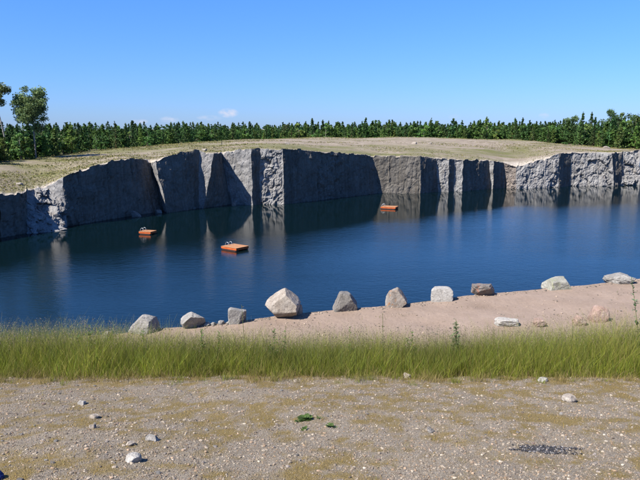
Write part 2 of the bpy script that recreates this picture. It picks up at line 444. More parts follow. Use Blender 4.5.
for (B0, T0), (B1, T1), rough, mi, res, txs, build in face_defs:
    L = max(np.linalg.norm(B1 - B0), np.linalg.norm(T1 - T0))
    nc = max(3, int(L / res) + 1)
    u = np.linspace(0, 1, nc)
    B = B0 + (B1 - B0) * u[:, None]; T = T0 + (T1 - T0) * u[:, None]
    if txs:
        tx = txs[0] + (txs[1] - txs[0]) * u
        T[:, 2] = z_at(np.interp(tx, RIMX, RIMY), T[:, 1])
        cc = cells(np.stack([T[:, 0] * .9, T[:, 1] * .9, 0 * T[:, 0]], -1), 77)[0]
        T[:, 2] += .16 * cc + .14 * fbm(T * np.array([.9, .9, 0]), 78, 4)
        T[:, 0] = x_at(tx, T[:, 1], T[:, 2])
    nr = int(8 / res) + 1
    v = np.linspace(0, 1, nr)
    Bb = B + (T - B) * (-1.6 / T[:, 2:3])            # carry the face down below the water
    G = Bb[None] + (T - Bb)[None] * v[:, None, None]
    nrm = np.cross(np.append((B1 - B0)[:2], 0), (0, 0, 1.)); nrm /= np.linalg.norm(nrm)
    if txs:
        win = np.minimum(1, np.minimum(u, 1 - u)[None] * L / .35) * np.minimum(1, (1 - v)[:, None] * 8 / .3)
        c1, e1 = cells(G * np.array([.55, .55, .42]), 3)
        c2, e2 = cells(G * np.array([1.5, 1.5, 1.2]), 8)
        d = rough * (.55 * c1 + .22 * c2 + .3 * fbm(G * .9, 31, 4) - .25 * (1 - sstep(0, .12, e1)) - .12 * (1 - sstep(0, .12, e2)))
        c3, e3 = cells(G * np.array([3.4, 3.4, 2.2]), 13)
        d += rough * (.12 * c3 - .07 * (1 - sstep(0, .15, e3)))
        c4, e4 = cells(G * np.array([.62, .62, .16]) + 5, 17)
        d += .09 * c4 - .06 * (1 - sstep(0, .06, e4)) + .035 * fbm(G * np.array([2.2, 2.2, .2]), 41, 4)
        G = G + nrm * (d * win)[..., None] + warp(G)
        if rough > .8:                               # a rubbly face bulges out at its foot
            G = G + nrm * (.7 * (1 - v)[:, None] ** 2 * win * (1 + fbm(G * .6, 51)))[..., None]
    TOP.append(G[-1])
    if build:
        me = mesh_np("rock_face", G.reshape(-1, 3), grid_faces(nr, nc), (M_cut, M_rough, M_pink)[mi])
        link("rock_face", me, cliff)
# near rim wall under the boulders (hidden from here, seen from the water)
xs = np.linspace(-22, 45, 120)
top = P2(xs, NEAR(xs), ZN); bot = P2(xs, NEAR(xs) + .5, -1.5)
vv = np.linspace(0, 1, 24)[:, None, None]
G = bot[None] + (top - bot)[None] * vv
c1, e1 = cells(G * .5, 3)
G[:-1, 1:-1, 1] += (.35 * c1 + .25 * fbm(G * .7, 4))[:-1, 1:-1]
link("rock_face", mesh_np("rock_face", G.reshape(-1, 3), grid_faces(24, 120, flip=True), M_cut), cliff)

# ------------------------------------------------------------------ plateau behind the rim
TOPA = np.concatenate([TOP[0]] + [t[1:] for t in TOP[1:]])
CX = [-400, -150, 0, 50, 100, 150, 200, 250, 300, 400, 450, 500, 530, 560, 600, 640, 800, 1200]
CYR = [172, 172, 165, 158.5, 152, 147, 143, 139.5, 138, 137, 138, 139.5, 142, 145, 147.5, 149, 150, 150]
CYD = [75, 80, 90, 105, 123, 140, 155, 172, 180, 185, 182, 178, 172, 168, 166, 167, 172, 180]
CDROP = [0, 0, .1, .2, .3, .5, .8, 1.8, 2.6, 2.8, 2.6, 2.0, 1.0, .4, .2, .1, 0, 0]
def crest(u):                         # u = X / Y direction -> depth and height of the crest line, and the fall behind it
    px = 320 + FPX * np.asarray(u, float) / (CP + .03)
    Y = np.interp(px, CX, CYD)
    z = z_at(np.interp(px, CX, CYR), Y)
    return Y, np.clip(z, 5.5, 9.6), np.interp(px, CX, CDROP)
ru = TOPA[:, 0] / np.maximum(TOPA[:, 1], .1)
order = np.argsort(ru)
RU, RY, RZ = ru[order], TOPA[order, 1], TOPA[order, 2]
gu = np.linspace(RU[0], RU[-1], 4000)                # smoothed rim reference by direction
def _sm(q):
    q = np.interp(gu, RU, q); w = 25
    return np.convolve(np.pad(q, w, mode='edge'), np.hanning(2 * w + 1) / np.hanning(2 * w + 1).sum(), mode='valid')
RU, RY, RZ = gu, _sm(RY), _sm(RZ)
def plateau_z(X, Y):
    X = np.asarray(X, float); Y = np.asarray(Y, float)
    u = X / np.maximum(Y, .1)
    yc, zc, dr = crest(u)
    ry, rz = np.interp(u, RU, RY), np.interp(u, RU, RZ)
    yc = np.maximum(yc, ry + 14)
    t = np.clip((Y - ry) / (yc - ry), 0, 1)
    e = .55 * t + .45 * np.sin(t * np.pi / 2)
    z = rz + (zc - rz) * e
    b = np.clip((Y - yc) / 40, 0, 1)
    z = z - dr * b * b * (3 - 2 * b)
    n = .32 * fbm(P2(X * .09, Y * .09), 61, 4) + .10 * fbm(P2(X * .5, Y * .5), 62, 3)
    return z + n * np.clip((Y - ry) / 6, 0, 1)
rows = np.concatenate([np.linspace(0, 1, 38) ** 1.5, 1 + np.array([.04, .09, .15, .22, .3, .4, .55, .75, 1, 1.5, 2.2, 3.2, 5, 8, 13, 22, 40])])
N = len(TOPA)
uu = ru
yc = np.maximum(crest(uu)[0], TOPA[:, 1] + 14)
PG = np.zeros((len(rows), N, 3))
for k, r_ in enumerate(rows):
    Yk = TOPA[:, 1] + (yc - TOPA[:, 1]) * r_
    Xk = uu * Yk
    PG[k] = np.stack([Xk, Yk, plateau_z(Xk, Yk)], -1)
dz0 = TOPA[:, 2] - PG[0][:, 2]
PG[..., 2] += dz0 * np.exp(-(PG[..., 1] - TOPA[:, 1]) / 1.5)
PG[0] = TOPA
dist = PG[..., 1] - TOPA[:, 1]
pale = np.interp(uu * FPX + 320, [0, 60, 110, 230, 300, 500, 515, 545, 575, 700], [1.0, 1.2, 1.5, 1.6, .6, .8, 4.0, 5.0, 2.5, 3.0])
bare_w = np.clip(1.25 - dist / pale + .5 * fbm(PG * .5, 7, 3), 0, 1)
tt = dist / (yc - TOPA[:, 1]); pxc = 320 + uu * FPX / (CP + .03)
vz = np.interp(pxc, [0, 220, 270, 480, 520, 640], [.03, .035, 0, 0, -.03, -.05])[None] + np.interp(pxc, [220, 290, 470, 520], [0, 1, 1, 0])[None] * np.where(tt + .25 * fbm(PG * .12, 9, 4) < .38, .055, -.06) + .10 * (tt > .93)
vz = vz + .16 * np.exp(-((pxc[None] - 513) / 14) ** 2 - ((tt - .52) / .14) ** 2)
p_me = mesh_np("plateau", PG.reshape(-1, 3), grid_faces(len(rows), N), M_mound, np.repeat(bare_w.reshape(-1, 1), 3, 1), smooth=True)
p_at = p_me.attributes.new("veg", 'FLOAT', 'POINT'); p_at.data.foreach_set("value", vz.astype(np.float32).ravel())
link("plateau", p_me, kind="structure")

# ------------------------------------------------------------------ near ground
PY = [-400, -60, 0, 1.5, 3.0, 6.6, 7.15, 9.0, 12.0]
PZ = [-1.2, -1.5, -1.6, -1.63, -1.80, -2.66, -2.84, -3.75, -5.2]
def near_z(X, Y):
    X = np.asarray(X, float); Y = np.asarray(Y, float)
    z = EYE + np.interp(Y, PY, PZ)
    rim = NEAR(X)
    t = np.clip((Y - 12) / np.maximum(rim - 12, .5), 0, 1)
    z = np.where(Y > 12, EYE - 5.2 - 1.1 * sstep(0, .55, t), z)
    s = np.clip(t * 3, 0, 1) * (1 - np.clip((t - .9) / .1, 0, 1))
    n = .035 * fbm(P2(X * .8, Y * .8), 71, 4) + .012 * fbm(P2(X * 5, Y * 5), 72, 3)
    n = n + .05 * s * fbm(P2(X * .6, Y * .6), 73, 3)
    return z + n
gx = np.unique(np.concatenate([np.linspace(-4.4, 4.4, 300), np.linspace(-10, 16, 300), np.linspace(-30, 48, 120), np.array([-300, -200, -120, -80, -50, 60, 90, 140, 200, 300])]))
moss = lambda X, Y: .40 * fbm(P2(X * 1.8, Y * 1.8), 301, 4, .6) + .80 * fbm(P2(X * 7.5, Y * 7.5), 311, 4, .7) + .10 * sstep(5.6, 6.8, Y)
def moss_w(X, Y): return np.clip((moss(X, Y) + .12) / .40, 0, 1)
def near_sheet(name, ylevels, tlevels, mat):
    rim = NEAR(gx)
    rowsY = [np.full_like(gx, y) for y in ylevels] + [12 + (rim - 12) * t for t in tlevels]
    V = np.stack([np.stack([gx, y, near_z(gx, y)], -1) for y in rowsY])
    return link(name, mesh_np(name, V.reshape(-1, 3), grid_faces(len(rowsY), len(gx)), mat, np.repeat(moss_w(V[..., 0], V[..., 1]).reshape(-1, 1), 3, 1), smooth=True), kind="structure")
ground = near_sheet("gravel_ground", [-400, -200, -100, -60, -30, -15, -8, -4, -2, -1, 0, .7, 1.4] + list(np.linspace(2, 7.4, 90)), [], M_gravel)
near_sheet("grassy_bank", list(np.linspace(7.4, 12, 24)), list(np.linspace(0.03, .48, 8)), M_bank)
near_sheet("sandy_track", [], list(np.linspace(.48, 1, 40)), M_sand)

# ------------------------------------------------------------------ water
wxs = np.linspace(-60, 110, 60); wys = np.linspace(8, 165, 60)
V = np.stack([np.stack([wxs, np.full_like(wxs, y), np.zeros_like(wxs)], -1) for y in wys])
link("water", mesh_np("water", V.reshape(-1, 3), grid_faces(60, 60), M_water), kind="structure")

# ------------------------------------------------------------------ boulders
def ico(sub):
    import bmesh
    bm = bmesh.new(); bmesh.ops.create_icosphere(bm, subdivisions=sub, radius=1)
    v = np.array([x.co[:] for x in bm.verts]); f = np.array([[q.index for q in p.verts] for p in bm.faces]); bm.free()
    return v, f
ICO5, ICO4, ICO3 = ico(5), ico(4), ico(3)
def boulder_mesh(name, size, seed, mat, cuts=9, box=.0, sub=5, noise=.07, planes=()):
    rng = np.random.default_rng(seed)
    v, f = (ICO5 if sub == 5 else ICO4 if sub == 4 else ICO3)
    v = v.copy()
    if box: v = v / (np.abs(v) ** (2 + 6 * box)).sum(1)[:, None] ** (1 / (2 + 6 * box))
    pl = [(np.array(n, float), d) for n, d in planes]
    for _ in range(cuts):
        n = rng.normal(size=3); pl.append((n, rng.uniform(.62, .88)))
    for n, d in pl:
        n = n / np.linalg.norm(n)
        k = v @ n - d
        v = v - np.maximum(k, 0)[:, None] * n * .97
    r = v + seed * 3.7
    v = v * (1 + noise * fbm(r * 1.6, seed, 4))[:, None] + v * (.55 * noise * fbm(r * 5, seed + 5, 5, .65))[:, None]
    e = cells(r * 1.3, seed)[1]
    v = v * (1 - .5 * noise * (1 - sstep(0, .10, e)))[:, None]
    lo, hi = v.min(0), v.max(0)
    v = (v - (lo + hi) / 2) / (hi - lo) * np.array(size)
    return mesh_np(name, v, f, mat)
B_white = boulder_mat("pale_pink_granite", (.42, .35, .29), (.60, .53, .46), (.72, .66, .60), 2.2)
B_grey = boulder_mat("grey_granite", (.24, .22, .20), (.38, .355, .33), (.50, .47, .44), 2.6)
B_lgrey = boulder_mat("light_grey_granite", (.34, .32, .30), (.50, .48, .455), (.63, .61, .58), 2.4)
B_mott = boulder_mat("mottled_granite", (.32, .27, .23), (.50, .44, .39), (.64, .60, .56), 3.0, (.42, .22, .10))
B_snow = boulder_mat("white_quartz_rock", (.56, .53, .49), (.70, .67, .63), (.80, .78, .75), 2.6)
B_red = boulder_mat("grey_rock_red_veins", (.22, .19, .17), (.34, .31, .29), (.46, .43, .41), 3.0, (.38, .19, .13))
B_lich = boulder_mat("lichen_pale_rock", (.36, .36, .28), (.54, .53, .46), (.68, .67, .62), 2.6, (.40, .41, .26))
B_pink = boulder_mat("pink_granite", (.46, .31, .25), (.60, .43, .36), (.68, .56, .50), 3.0)
def place_boulder(px, ybase, wpx, hpx, seed, mat, label, yaw=0, cuts=9, box=0., noise=.07, depth=.9, planes=(), name="boulder", cat="boulder", dig=.34, group=None, sub=4, tilt=(0, 0)):
    # stand it on the track where its foot shows
    Y = 20.0
    for _ in range(12):
        Y = float(y_of(ybase, float(near_z(x_at(px, Y, ZN), Y))))
    zc_ = Y * CP + (EYE - ZN) * SP
    X = (px - 320) / FPX * zc_
    w, h = wpx / FPX * zc_, hpx / FPX * zc_ * 1.04
    Yc = Y + w * depth * .38
    rim = float(NEAR(X))
    me = boulder_mesh(name, (w, w * depth, h * (1 + dig)), seed, mat, cuts, box, sub, noise, planes)
    o = link(name, me, label=label, category=cat)
    if group: o["group"] = group
    Yc = min(Yc, rim - .05)
    o.location = (X, Yc, float(near_z(X, min(Yc, rim))) + h * (1 - dig) / 2)
    o.rotation_euler = (tilt[0], tilt[1], yaw)
    return o
G_B = "boulders along the quarry rim"
place_boulder(142.5, 332, 29, 15.5, 3, B_lgrey, "angular light grey boulder, leftmost of the row on the rim, dark broken right side", 0, 8, .2, .09, .8,
              [((1, -.25, .1), .62), ((-.75, -.1, .66), .52), ((-.1, -.9, .25), .6), ((.2, 0, 1), .7)], group=G_B)
place_boulder(191.5, 328, 26, 13, 8, B_lgrey, "low slanting pale slab boulder with dark cavity, second from left on the rim", 0, 6, .2, .10, .85,
              [((-.6, -.15, .8), .42), ((.5, -.6, -.35), .45), ((.45, 0, 1), .6)], group=G_B)
place_boulder(237.5, 321.5, 18.5, 14.5, 12, B_lgrey, "small boxy pale grey boulder left of the biggest boulder", .2, 3, .8, .05, .9, [((0, -1, .1), .75), ((.25, 0, 1), .8)], group=G_B)
place_boulder(282.5, 317, 36, 27, 21, B_white, "biggest boulder on the rim, pale pinkish white with a peaked top", 0, 6, .0, .06, .85,
              [((-.62, -.25, .75), .66), ((.72, -.1, .68), .66), ((.95, -.15, -.1), .72), ((-.1, -1, .15), .66), ((.1, -.6, -.8), .62), ((-.7, -.2, -.6), .7)], group=G_B, dig=.16)
place_boulder(298.5, 312, 9, 10, 25, B_lgrey, "small pale stone tucked behind the biggest boulder's right side", 0, 8, .1, .08, .9, cat="stone", name="stone", sub=4)
place_boulder(345, 310, 25, 17.5, 31, B_grey, "grey trapezoid boulder right of the biggest one on the rim", 0, 4, .3, .06, .8,
              [((-.8, -.1, .42), .55), ((.72, -.1, .55), .55), ((0, -1, .25), .62), ((.15, 0, 1), .42), ((.3, -.9, -.3), .7)], group=G_B)
place_boulder(396, 305, 22, 17, 37, B_mott, "mottled orange and white boulder sloping down to the right", 0, 5, .1, .07, .85,
              [((.75, -.1, .68), .48), ((-.9, -.1, .3), .65), ((-.1, -1, .2), .62), ((-.25, 0, 1), .6)], group=G_B)
place_boulder(441, 299.5, 22.5, 12, 43, B_snow, "smooth bright white rounded boulder on the rim", 0, 2, .6, .04, .85, [((0, -1, .2), .8)], group=G_B)
place_boulder(483, 293.5, 25, 11, 47, B_red, "flat dark grey boulder with reddish streaks on the rim", 0, 6, .5, .10, .8,
              [((.1, -.8, -.5), .5), ((0, 0, 1), .8), ((.7, -.3, .3), .72)], group=G_B)
place_boulder(555, 287, 25, 9.5, 53, B_lich, "boxy greenish white boulder, second from the right on the rim", .15, 3, .7, .06, .8,
              [((.75, -.2, .25), .75), ((-.05, -.2, 1), .72), ((-.9, -.1, .15), .8), ((0, -1, .1), .75)], group=G_B)
place_boulder(617, 281.5, 28, 8, 59, B_lgrey, "low flat pale grey boulder, rightmost of the row on the rim", 0, 7, .3, .12, .8,
              [((-.4, 0, 1), .5), ((.5, 0, 1), .55)], group=G_B)
place_boulder(600.5, 322, 20, 15, 61, B_pink, "rounded pink boulder on the near side of the sandy track", 0, 4, .1, .05, .9, [((0, -1, .3), .75)])
place_boulder(509, 327, 24, 7, 63, B_snow, "flat whitish stone half sunk at the grass edge of the track, leftmost of these", .2, 6, .3, .1, .8, name="stone", cat="stone")
place_boulder(541, 327, 15, 7, 67, B_pink, "small pinkish stone beside a flat whitish stone at the track edge", .1, 6, .3, .1, .8, name="stone", cat="stone")
place_boulder(580, 325.5, 15, 9, 69, B_pink, "white and orange stone left of the rounded pink boulder", .1, 6, .3, .1, .8, name="stone", cat="stone")
place_boulder(106, 342, 12, 10, 70, B_lgrey, "pale stone showing through the grass left of the rim boulders", .1, 6, .3, .1, .8, name="stone", cat="stone", sub=4)
for k, (px, yb, w, h) in enumerate(((206, 326.5, 7, 3.5), (213, 325.5, 6, 3), (221, 324.5, 7, 3.5), (228, 324, 4, 2.5))):
    place_boulder(px, yb, w, h, 80 + k, B_lgrey, "little rubble stone between the second and third rim boulders", k, 6, .2, .1, .9, name="stone", cat="stone", sub=3, group="rubble stones on the rim")

# rocks standing in the water at the foot of the left wall and rocks on the ledges
def water_rock(px, ybase, wpx, hpx, seed, label, z=0., mat=B_grey, yshift=0., planes=()):
    Y = float(y_of(ybase, z)) + yshift
    zc_ = Y * CP + (EYE - z) * SP
    w, h = wpx / FPX * zc_, hpx / FPX * zc_
    me = boulder_mesh("rock", (w, w * .9, h * 1.7), seed, mat, 7, .2, 4, .09, planes)
    o = link("rock", me, label=label, category="rock"); o.location = ((px - 320) / FPX * zc_, Y, z + h * .15)
    return o
water_rock(136.5, 216.6, 10, 6, 101, "wedge shaped pale rock in the water below the left cliff", planes=[((.6, 0, .8), .3)])
water_rock(158.5, 213.2, 7, 3.5, 103, "low pale rock in the water at the foot of the leaning crack")
water_rock(171, 211.5, 5, 4, 105, "small pale rock right of the leaning crack at the waterline")
water_rock(179.5, 210.6, 4, 4, 107, "pale rock splinter at the waterline, second right of the leaning crack")
water_rock(234, 205.8, 5, 5, 109, "small pale block in the water under the diagonal shadow")
water_rock(625, 183.5, 9, 6, 115, "reddish rock pile block at the far right waterline", mat=B_red)
water_rock(611, 183.8, 7, 5, 117, "grey block at the waterline left of the far right rubble")

# ------------------------------------------------------------------ swimming rafts
def flat_mat(name, col, rough=.6, metal=0., n=.3, sc=6):
    t = NT(name)
    c = t.mix(n, col, t.ramp(t.noise(sc, 5, .65, t.n.new("ShaderNodeTexCoord").outputs['Object']), [(.3, .4), (.7, 1.2)]), 'MULTIPLY')
    t.b.inputs['Metallic'].default_value = metal
    return t.done(c, None, rough)
M_orange = flat_mat("orange_paint", (.50, .105, .025), .6, 0, .55, 4)
M_deck = flat_mat("weathered_deck_boards", (.40, .20, .10), .85, 0, .6, 9)
M_steel = flat_mat("galvanised_steel", (.42, .44, .46), .5, .8, .3)
M_float = flat_mat("dark_float", (.05, .025, .02), .6)
def box(cx, cy, cz, sx, sy, sz, b=.02):
    import bmesh
    bm = bmesh.new(); bmesh.ops.create_cube(bm, size=1)
    for v in bm.verts: v.co = (v.co.x * sx, v.co.y * sy, v.co.z * sz)
    if b: bmesh.ops.bevel(bm, geom=list(bm.edges), offset=b, segments=2, affect='EDGES')
    bmesh.ops.triangulate(bm, faces=bm.faces[:])
    v = np.array([x.co[:] for x in bm.verts]) + np.array([cx, cy, cz]); f = np.array([[q.index for q in p.verts] for p in bm.faces]); bm.free()
    return v, f
def raft(px, yw, yaw, L, W, label, rail_x):
    Y = float(y_of(yw, 0)); X = x_at(px, Y, 0)
    r = empty("swimming_raft", (X, Y, 0), yaw, label=label, category="raft", group="orange swimming rafts on the water")
    g = Bag()
    for s in (-1, 1):
        v, f = box(0, s * (W / 2 - .22), .02, L - .1, .42, .34, .06); g.add(v, f)
    link("float", g.mesh("float", M_float), r)
    g = Bag()
    for s in (-1, 1):
        v, f = box(0, s * (W / 2 - .03), .21, L, .06, .18, .01); g.add(v, f)
        v, f = box(s * (L / 2 - .03), 0, .21, .06, W - .125, .18, .01); g.add(v, f)
    link("side_frame", g.mesh("side_frame", M_orange), r)
    g = Bag(); n = 12
    for k in range(n):
        v, f = box(-L / 2 + L * (k + .5) / n, 0, .325 + .004 * ((k * 7) % 3), L / n - .014, W + .06, .035, .006); g.add(v, f)
    link("deck", g.mesh("deck", M_deck), r)
    for s in (-1, 1):
        x0 = rail_x * (L / 2 - .05); y0 = s * .24
        pts = [(x0 - rail_x * .35, y0, .33)] + [(x0 - rail_x * .15 + rail_x * .2 * math.sin(a) , y0, .50 + .17 * math.cos(a)) for a in np.linspace(-1.2, 1.2, 7)] + [(x0 + rail_x * .12, y0, .33), (x0 + rail_x * .12, y0, -.5)]
        v, f = tube(pts, .02, 7)
        g = Bag(); g.add(v, f); link("ladder_rail", g.mesh("ladder_rail", M_steel, True), r)
raft(235, 249.3, R(-38), 2.15, 1.75, "orange swimming raft nearest the camera in the middle of the water", -1)
raft(147.8, 233.8, R(-18), 1.55, 1.25, "small orange swimming raft floating near the left cliff", -1)
raft(389.5, 208.6, R(-22), 2.3, 1.7, "orange swimming raft farthest from the camera, before the smooth lit wall", -1)

# ------------------------------------------------------------------ trees
rng = np.random.default_rng(5)
def leaves(cent, size, cols, rg, flat=0.0):
    n = len(cent)
    a = rg.normal(size=(n, 3)); a /= np.linalg.norm(a, axis=1)[:, None]
    b = rg.normal(size=(n, 3)); b[:, 2] *= (1 - flat); b -= (b * a).sum(1)[:, None] * a; b /= np.linalg.norm(b, axis=1)[:, None]
    s = np.asarray(size).reshape(-1, 1)
    v = np.stack([cent + a * s, cent - a * s * .5 + b * s * .8, cent - a * s * .5 - b * s * .8], 1)
    return v.reshape(-1, 3), np.arange(3 * n).reshape(-1, 3), np.repeat(cols, 3, 0)
def col_var(base, n, rg, v=.3, hue=.12):
    k = rg.uniform(1 - v, 1 + v, (n, 1)); h = rg.uniform(-hue, hue, (n, 1))
    c = np.array(base)[None] * k
    return np.clip(c * np.concatenate([1 + h, np.ones((n, 1)), 1 - h], 1), .003, 1)
def pine(seed, h, rmax, n=620, size=.24, base=(.055, .095, .022), power=.75):
    rg = np.random.default_rng(seed)
    out = []; cl = []
    nw = int(h * 2.1)
    for w in range(nw):
        t = (w + rg.uniform(0, .6)) / nw
        z = h * (.03 + .97 * t); R_ = rmax * (1 - t) ** power * rg.uniform(.75, 1.15) + .08
        nb = 6 if t < .8 else 4
        for b in range(nb):
            th = rg.uniform(0, 2 * np.pi); L = R_ * rg.uniform(.6, 1.15)
            m = max(2, int(n / (nw * nb)))
            s = rg.uniform(.15, 1, m) ** .7
            p = np.stack([np.cos(th) * L * s, np.sin(th) * L * s, z + (.28 * L * s ** 1.6) - .05], 1) + rg.normal(0, .09, (m, 3)) * (1 + L * .4)
            out.append(p); cl.append(col_var(np.array(base) * rg.uniform(.95, 2.2), m, rg))
    top = np.stack([rg.normal(0, .05, 8), rg.normal(0, .05, 8), h + np.linspace(-.3, .35, 8)], 1)
    out.append(top); cl.append(col_var(base, 8, rg))
    P = np.concatenate(out); Cc = np.concatenate(cl)
    crown = leaves(P, rg.uniform(.6, 1.2, len(P)) * size, Cc, rg)
    tr = tube([(0, 0, -.3), (0.03, 0, h * .4), (0, .02, h)], [.02 * h * .7 + .02, .012 * h, .01], 6)
    return crown, tr, (.12, .07, .04)
def broad(seed, h, rw, z0=.25, n=700, size=.2, base=(.07, .12, .03), trunk=(.30, .28, .25), nclump=14, lean=(0, 0), tr_r=None, limbs=True):
    rg = np.random.default_rng(seed)
    out = []; cl = []; tubes = []
    tr_r = tr_r or .014 * h + .02
    zc_, hz = h * (1 + z0) / 2, h * (1 - z0) / 2
    ax = lambda z: np.array([lean[0] * z / h, lean[1] * z / h, z])
    tubes.append(tube([ax(0) - (0, 0, .3), ax(h * .3) + (.03 * h * .1, 0, 0), ax(h * .6), ax(h * .82)], [tr_r * 1.15, tr_r * .85, tr_r * .55, .015], 7))
    k = 0
    while k < nclump:
        d = rg.normal(size=3); d /= np.linalg.norm(d); rr = rg.uniform(.35, .95)
        c = np.array([d[0] * rw * rr, d[1] * rw * rr, zc_ + d[2] * hz * rr])
        c[:2] += ax(c[2])[:2]
        rad = rg.uniform(.22, .42) * rw
        m = int(n / nclump * (rad / (.32 * rw)) ** 2)
        q = rg.normal(size=(m, 3)); q /= np.linalg.norm(q, axis=1)[:, None]
        p = c + q * rad * rg.uniform(.3, 1.08, (m, 1)) * np.array([1, 1, .75])
        out.append(p); cl.append(col_var(np.array(base) * rg.uniform(.9, 1.9), m, rg))
        if limbs:
            zs = max(h * z0 * .9, c[2] - .45 * rw * rr - .2 * rad)
            s = ax(zs)
            tubes.append(tube([s, (s + c) / 2 + (0, 0, -.08 * rw), c], [tr_r * .35, tr_r * .22, .012], 5))
        k += 1
    P = np.concatenate(out); Cc = np.concatenate(cl)
    crown = leaves(P, rg.uniform(.6, 1.25, len(P)) * size, Cc, rg)
    V = []; Fc = []; o = 0
    for v, f in tubes: V.append(v); Fc.append(f + o); o += len(v)
    return crown, (np.concatenate(V), np.concatenate(Fc)), trunk
def tree_meshes(t):
    (v, f, c), (tv, tf), tc = t
    g = Bag(); g.add(tv, tf, tc)
    return mesh_np("crown", v, f, M_leaf, c), g.mesh("trunk", M_bark, True)
def put_tree(name, meshes, X, Y, z, rz, sc, label, cat="tree", group=None):
    t = empty(name, (X, Y, z), rz, label=label, category=cat)
    t.scale = sc if isinstance(sc, tuple) else (sc, sc, sc)
    if group: t["group"] = group
    link("trunk", meshes[1], t); link("crown", meshes[0], t)
    return t
def px_to_u(px): return (px - 320) / FPX * (CP + .03)

# two tall birches standing at the left forest edge
def tall(px, Y, h, rw, z0, seed, label, lean, ncl, n):
    z = float(plateau_z(np.array([px_to_u(px) * Y]), np.array([Y]))[0])
    put_tree("birch_tree", tree_meshes(broad(seed, h, rw, z0, n, .17, (.10, .135, .05), (.24, .22, .20), ncl, lean, .13)), x_at(px, Y, z), Y, z, 0, 1.0, label)
tall(36, 106, 12.1, 2.9, .33, 3, "tall birch with full round crown standing above the young forest at left", (-.2, 0), 60, 10500)
tall(9.5, 104, 13.4, 2.3, .62, 4, "tall bare-trunked birch leaning left at the photo's left edge", (-1.9, 0), 26, 4200)
# forest edge: individual trees
pines = [tree_meshes(pine(20 + k, 6.0 + .5 * (k % 3), 1.35 + .15 * (k % 4), 700, .25, b)) for k, b in enumerate([(.052, .082, .018), (.060, .094, .020), (.060, .105, .025), (.050, .078, .020), (.055, .095, .018)])]
spruces = [tree_meshes(pine(40 + k, 7.5, 1.5, 800, .23, (.036, .060, .018), 1.0)) for k in range(3)]
birches = [tree_meshes(broad(60 + k, 6.2, 1.5, .02, 900, .20, b, (.17, .155, .135), 15)) for k, b in enumerate([(.085, .145, .030), (.075, .125, .032), (.10, .155, .035), (.065, .12, .030)])]
KINDS = [("pine_tree", pines, "young green pine in the forest belt behind the quarry", "young pines in the forest belt", 6.5),
         ("young_birch", birches, "young bright green birch in the forest belt behind the quarry", "young birches in the forest belt", 6.2),
         ("spruce_tree", spruces, "dark pointed spruce in the forest belt behind the quarry", "dark spruces in the forest belt", 7.5)]
TPX = [0, 60, 100, 160, 250, 330, 420, 520, 560, 600, 640]
TTOP = [133, 132, 130.5, 130, 129, 127.5, 127, 126.5, 127, 126, 125]
placed = []
def forest_h(px, Y, z, rg):
    top = np.interp(px, TPX, TTOP)
    return max(3.5, (z_at(top, Y) - z) * (rg.uniform(.66, 1.06) if rg.random() < .75 else rg.uniform(1.05, 1.42)))
count = 0; tries = 0
while count < 292 and tries < 20000:
    tries += 1
    px = rng.uniform(-45, 685)
    u = px_to_u(px)
    Yc = float(crest(u)[0])
    mid = float(np.interp(px, [150, 260, 500, 540], [0, 1, 1, 0]))
    Y = Yc + mid * 24 + 1 + abs(rng.normal(0, 9)) if rng.random() < .8 else Yc + mid * 24 + rng.uniform(0, 28)
    X = u * Y
    if rng.random() > (Y / 230) ** .5: continue
    md = 1.15 if count < 200 else .9
    if any((X - a) ** 2 + (Y - b) ** 2 < md ** 2 for a, b in placed): continue
    placed.append((X, Y))
    z = float(plateau_z(np.array([X]), np.array([Y]))[0])
    right = sstep(480, 600, px)
    k = rng.choice(3, p=[.52, .34, .14] if px < 300 else [.62, .20, .18])
    name, ms, lab, grp, hh = KINDS[k]
    h = forest_h(px, Y, z, rng)
    if k == 2: h *= 1.06
    s = h / hh; w = s * rng.uniform(.95, 1.35)
    put_tree(name, ms[rng.integers(len(ms))], X, Y, z - .05, rng.uniform(0, 6.28), (w, w, s), lab, "tree", grp)
    count += 1
# the mass of trees farther in, which no one could count
low = [pine(200 + k, 6.5, 1.7, 240, .37, b)[0] for k, b in enumerate([(.052, .082, .018), (.062, .096, .020), (.038, .075, .022)])] + \
      [broad(210 + k, 6.5, 1.8, .02, 260, .35, (.065, .115, .028), nclump=10, limbs=False)[0] for k in range(2)] + [pine(220, 7.2, 1.6, 260, .35, (.036, .060, .018), 1.0)[0]]
LV, LF, LC = [], [], []; off = 0
for k in range(3000):
    px = rng.uniform(-120, 760); u = px_to_u(px); Yc = float(crest(u)[0])
    mid = float(np.interp(px, [150, 260, 500, 540], [0, 1, 1, 0]))
    Y = Yc + mid * 24 + 5 + 120 * rng.random() ** 1.9
    if rng.random() > Y / 300: continue
    X = u * Y; z = float(plateau_z(np.array([X]), np.array([Y]))[0])
    v, f, c = low[rng.integers(len(low))]
    h = forest_h(px, Y, z, rng) / 6.5; w = h * rng.uniform(1, 1.35); a = rng.uniform(0, 6.28)
    v = v @ np.array([[math.cos(a), math.sin(a), 0], [-math.sin(a), math.cos(a), 0], [0, 0, 1]]) * np.array([w, w, h]) + np.array([X, Y, z - .1])
    LV.append(v); LF.append(f + off); LC.append(c * rng.uniform(.8, 1.2)); off += len(v)
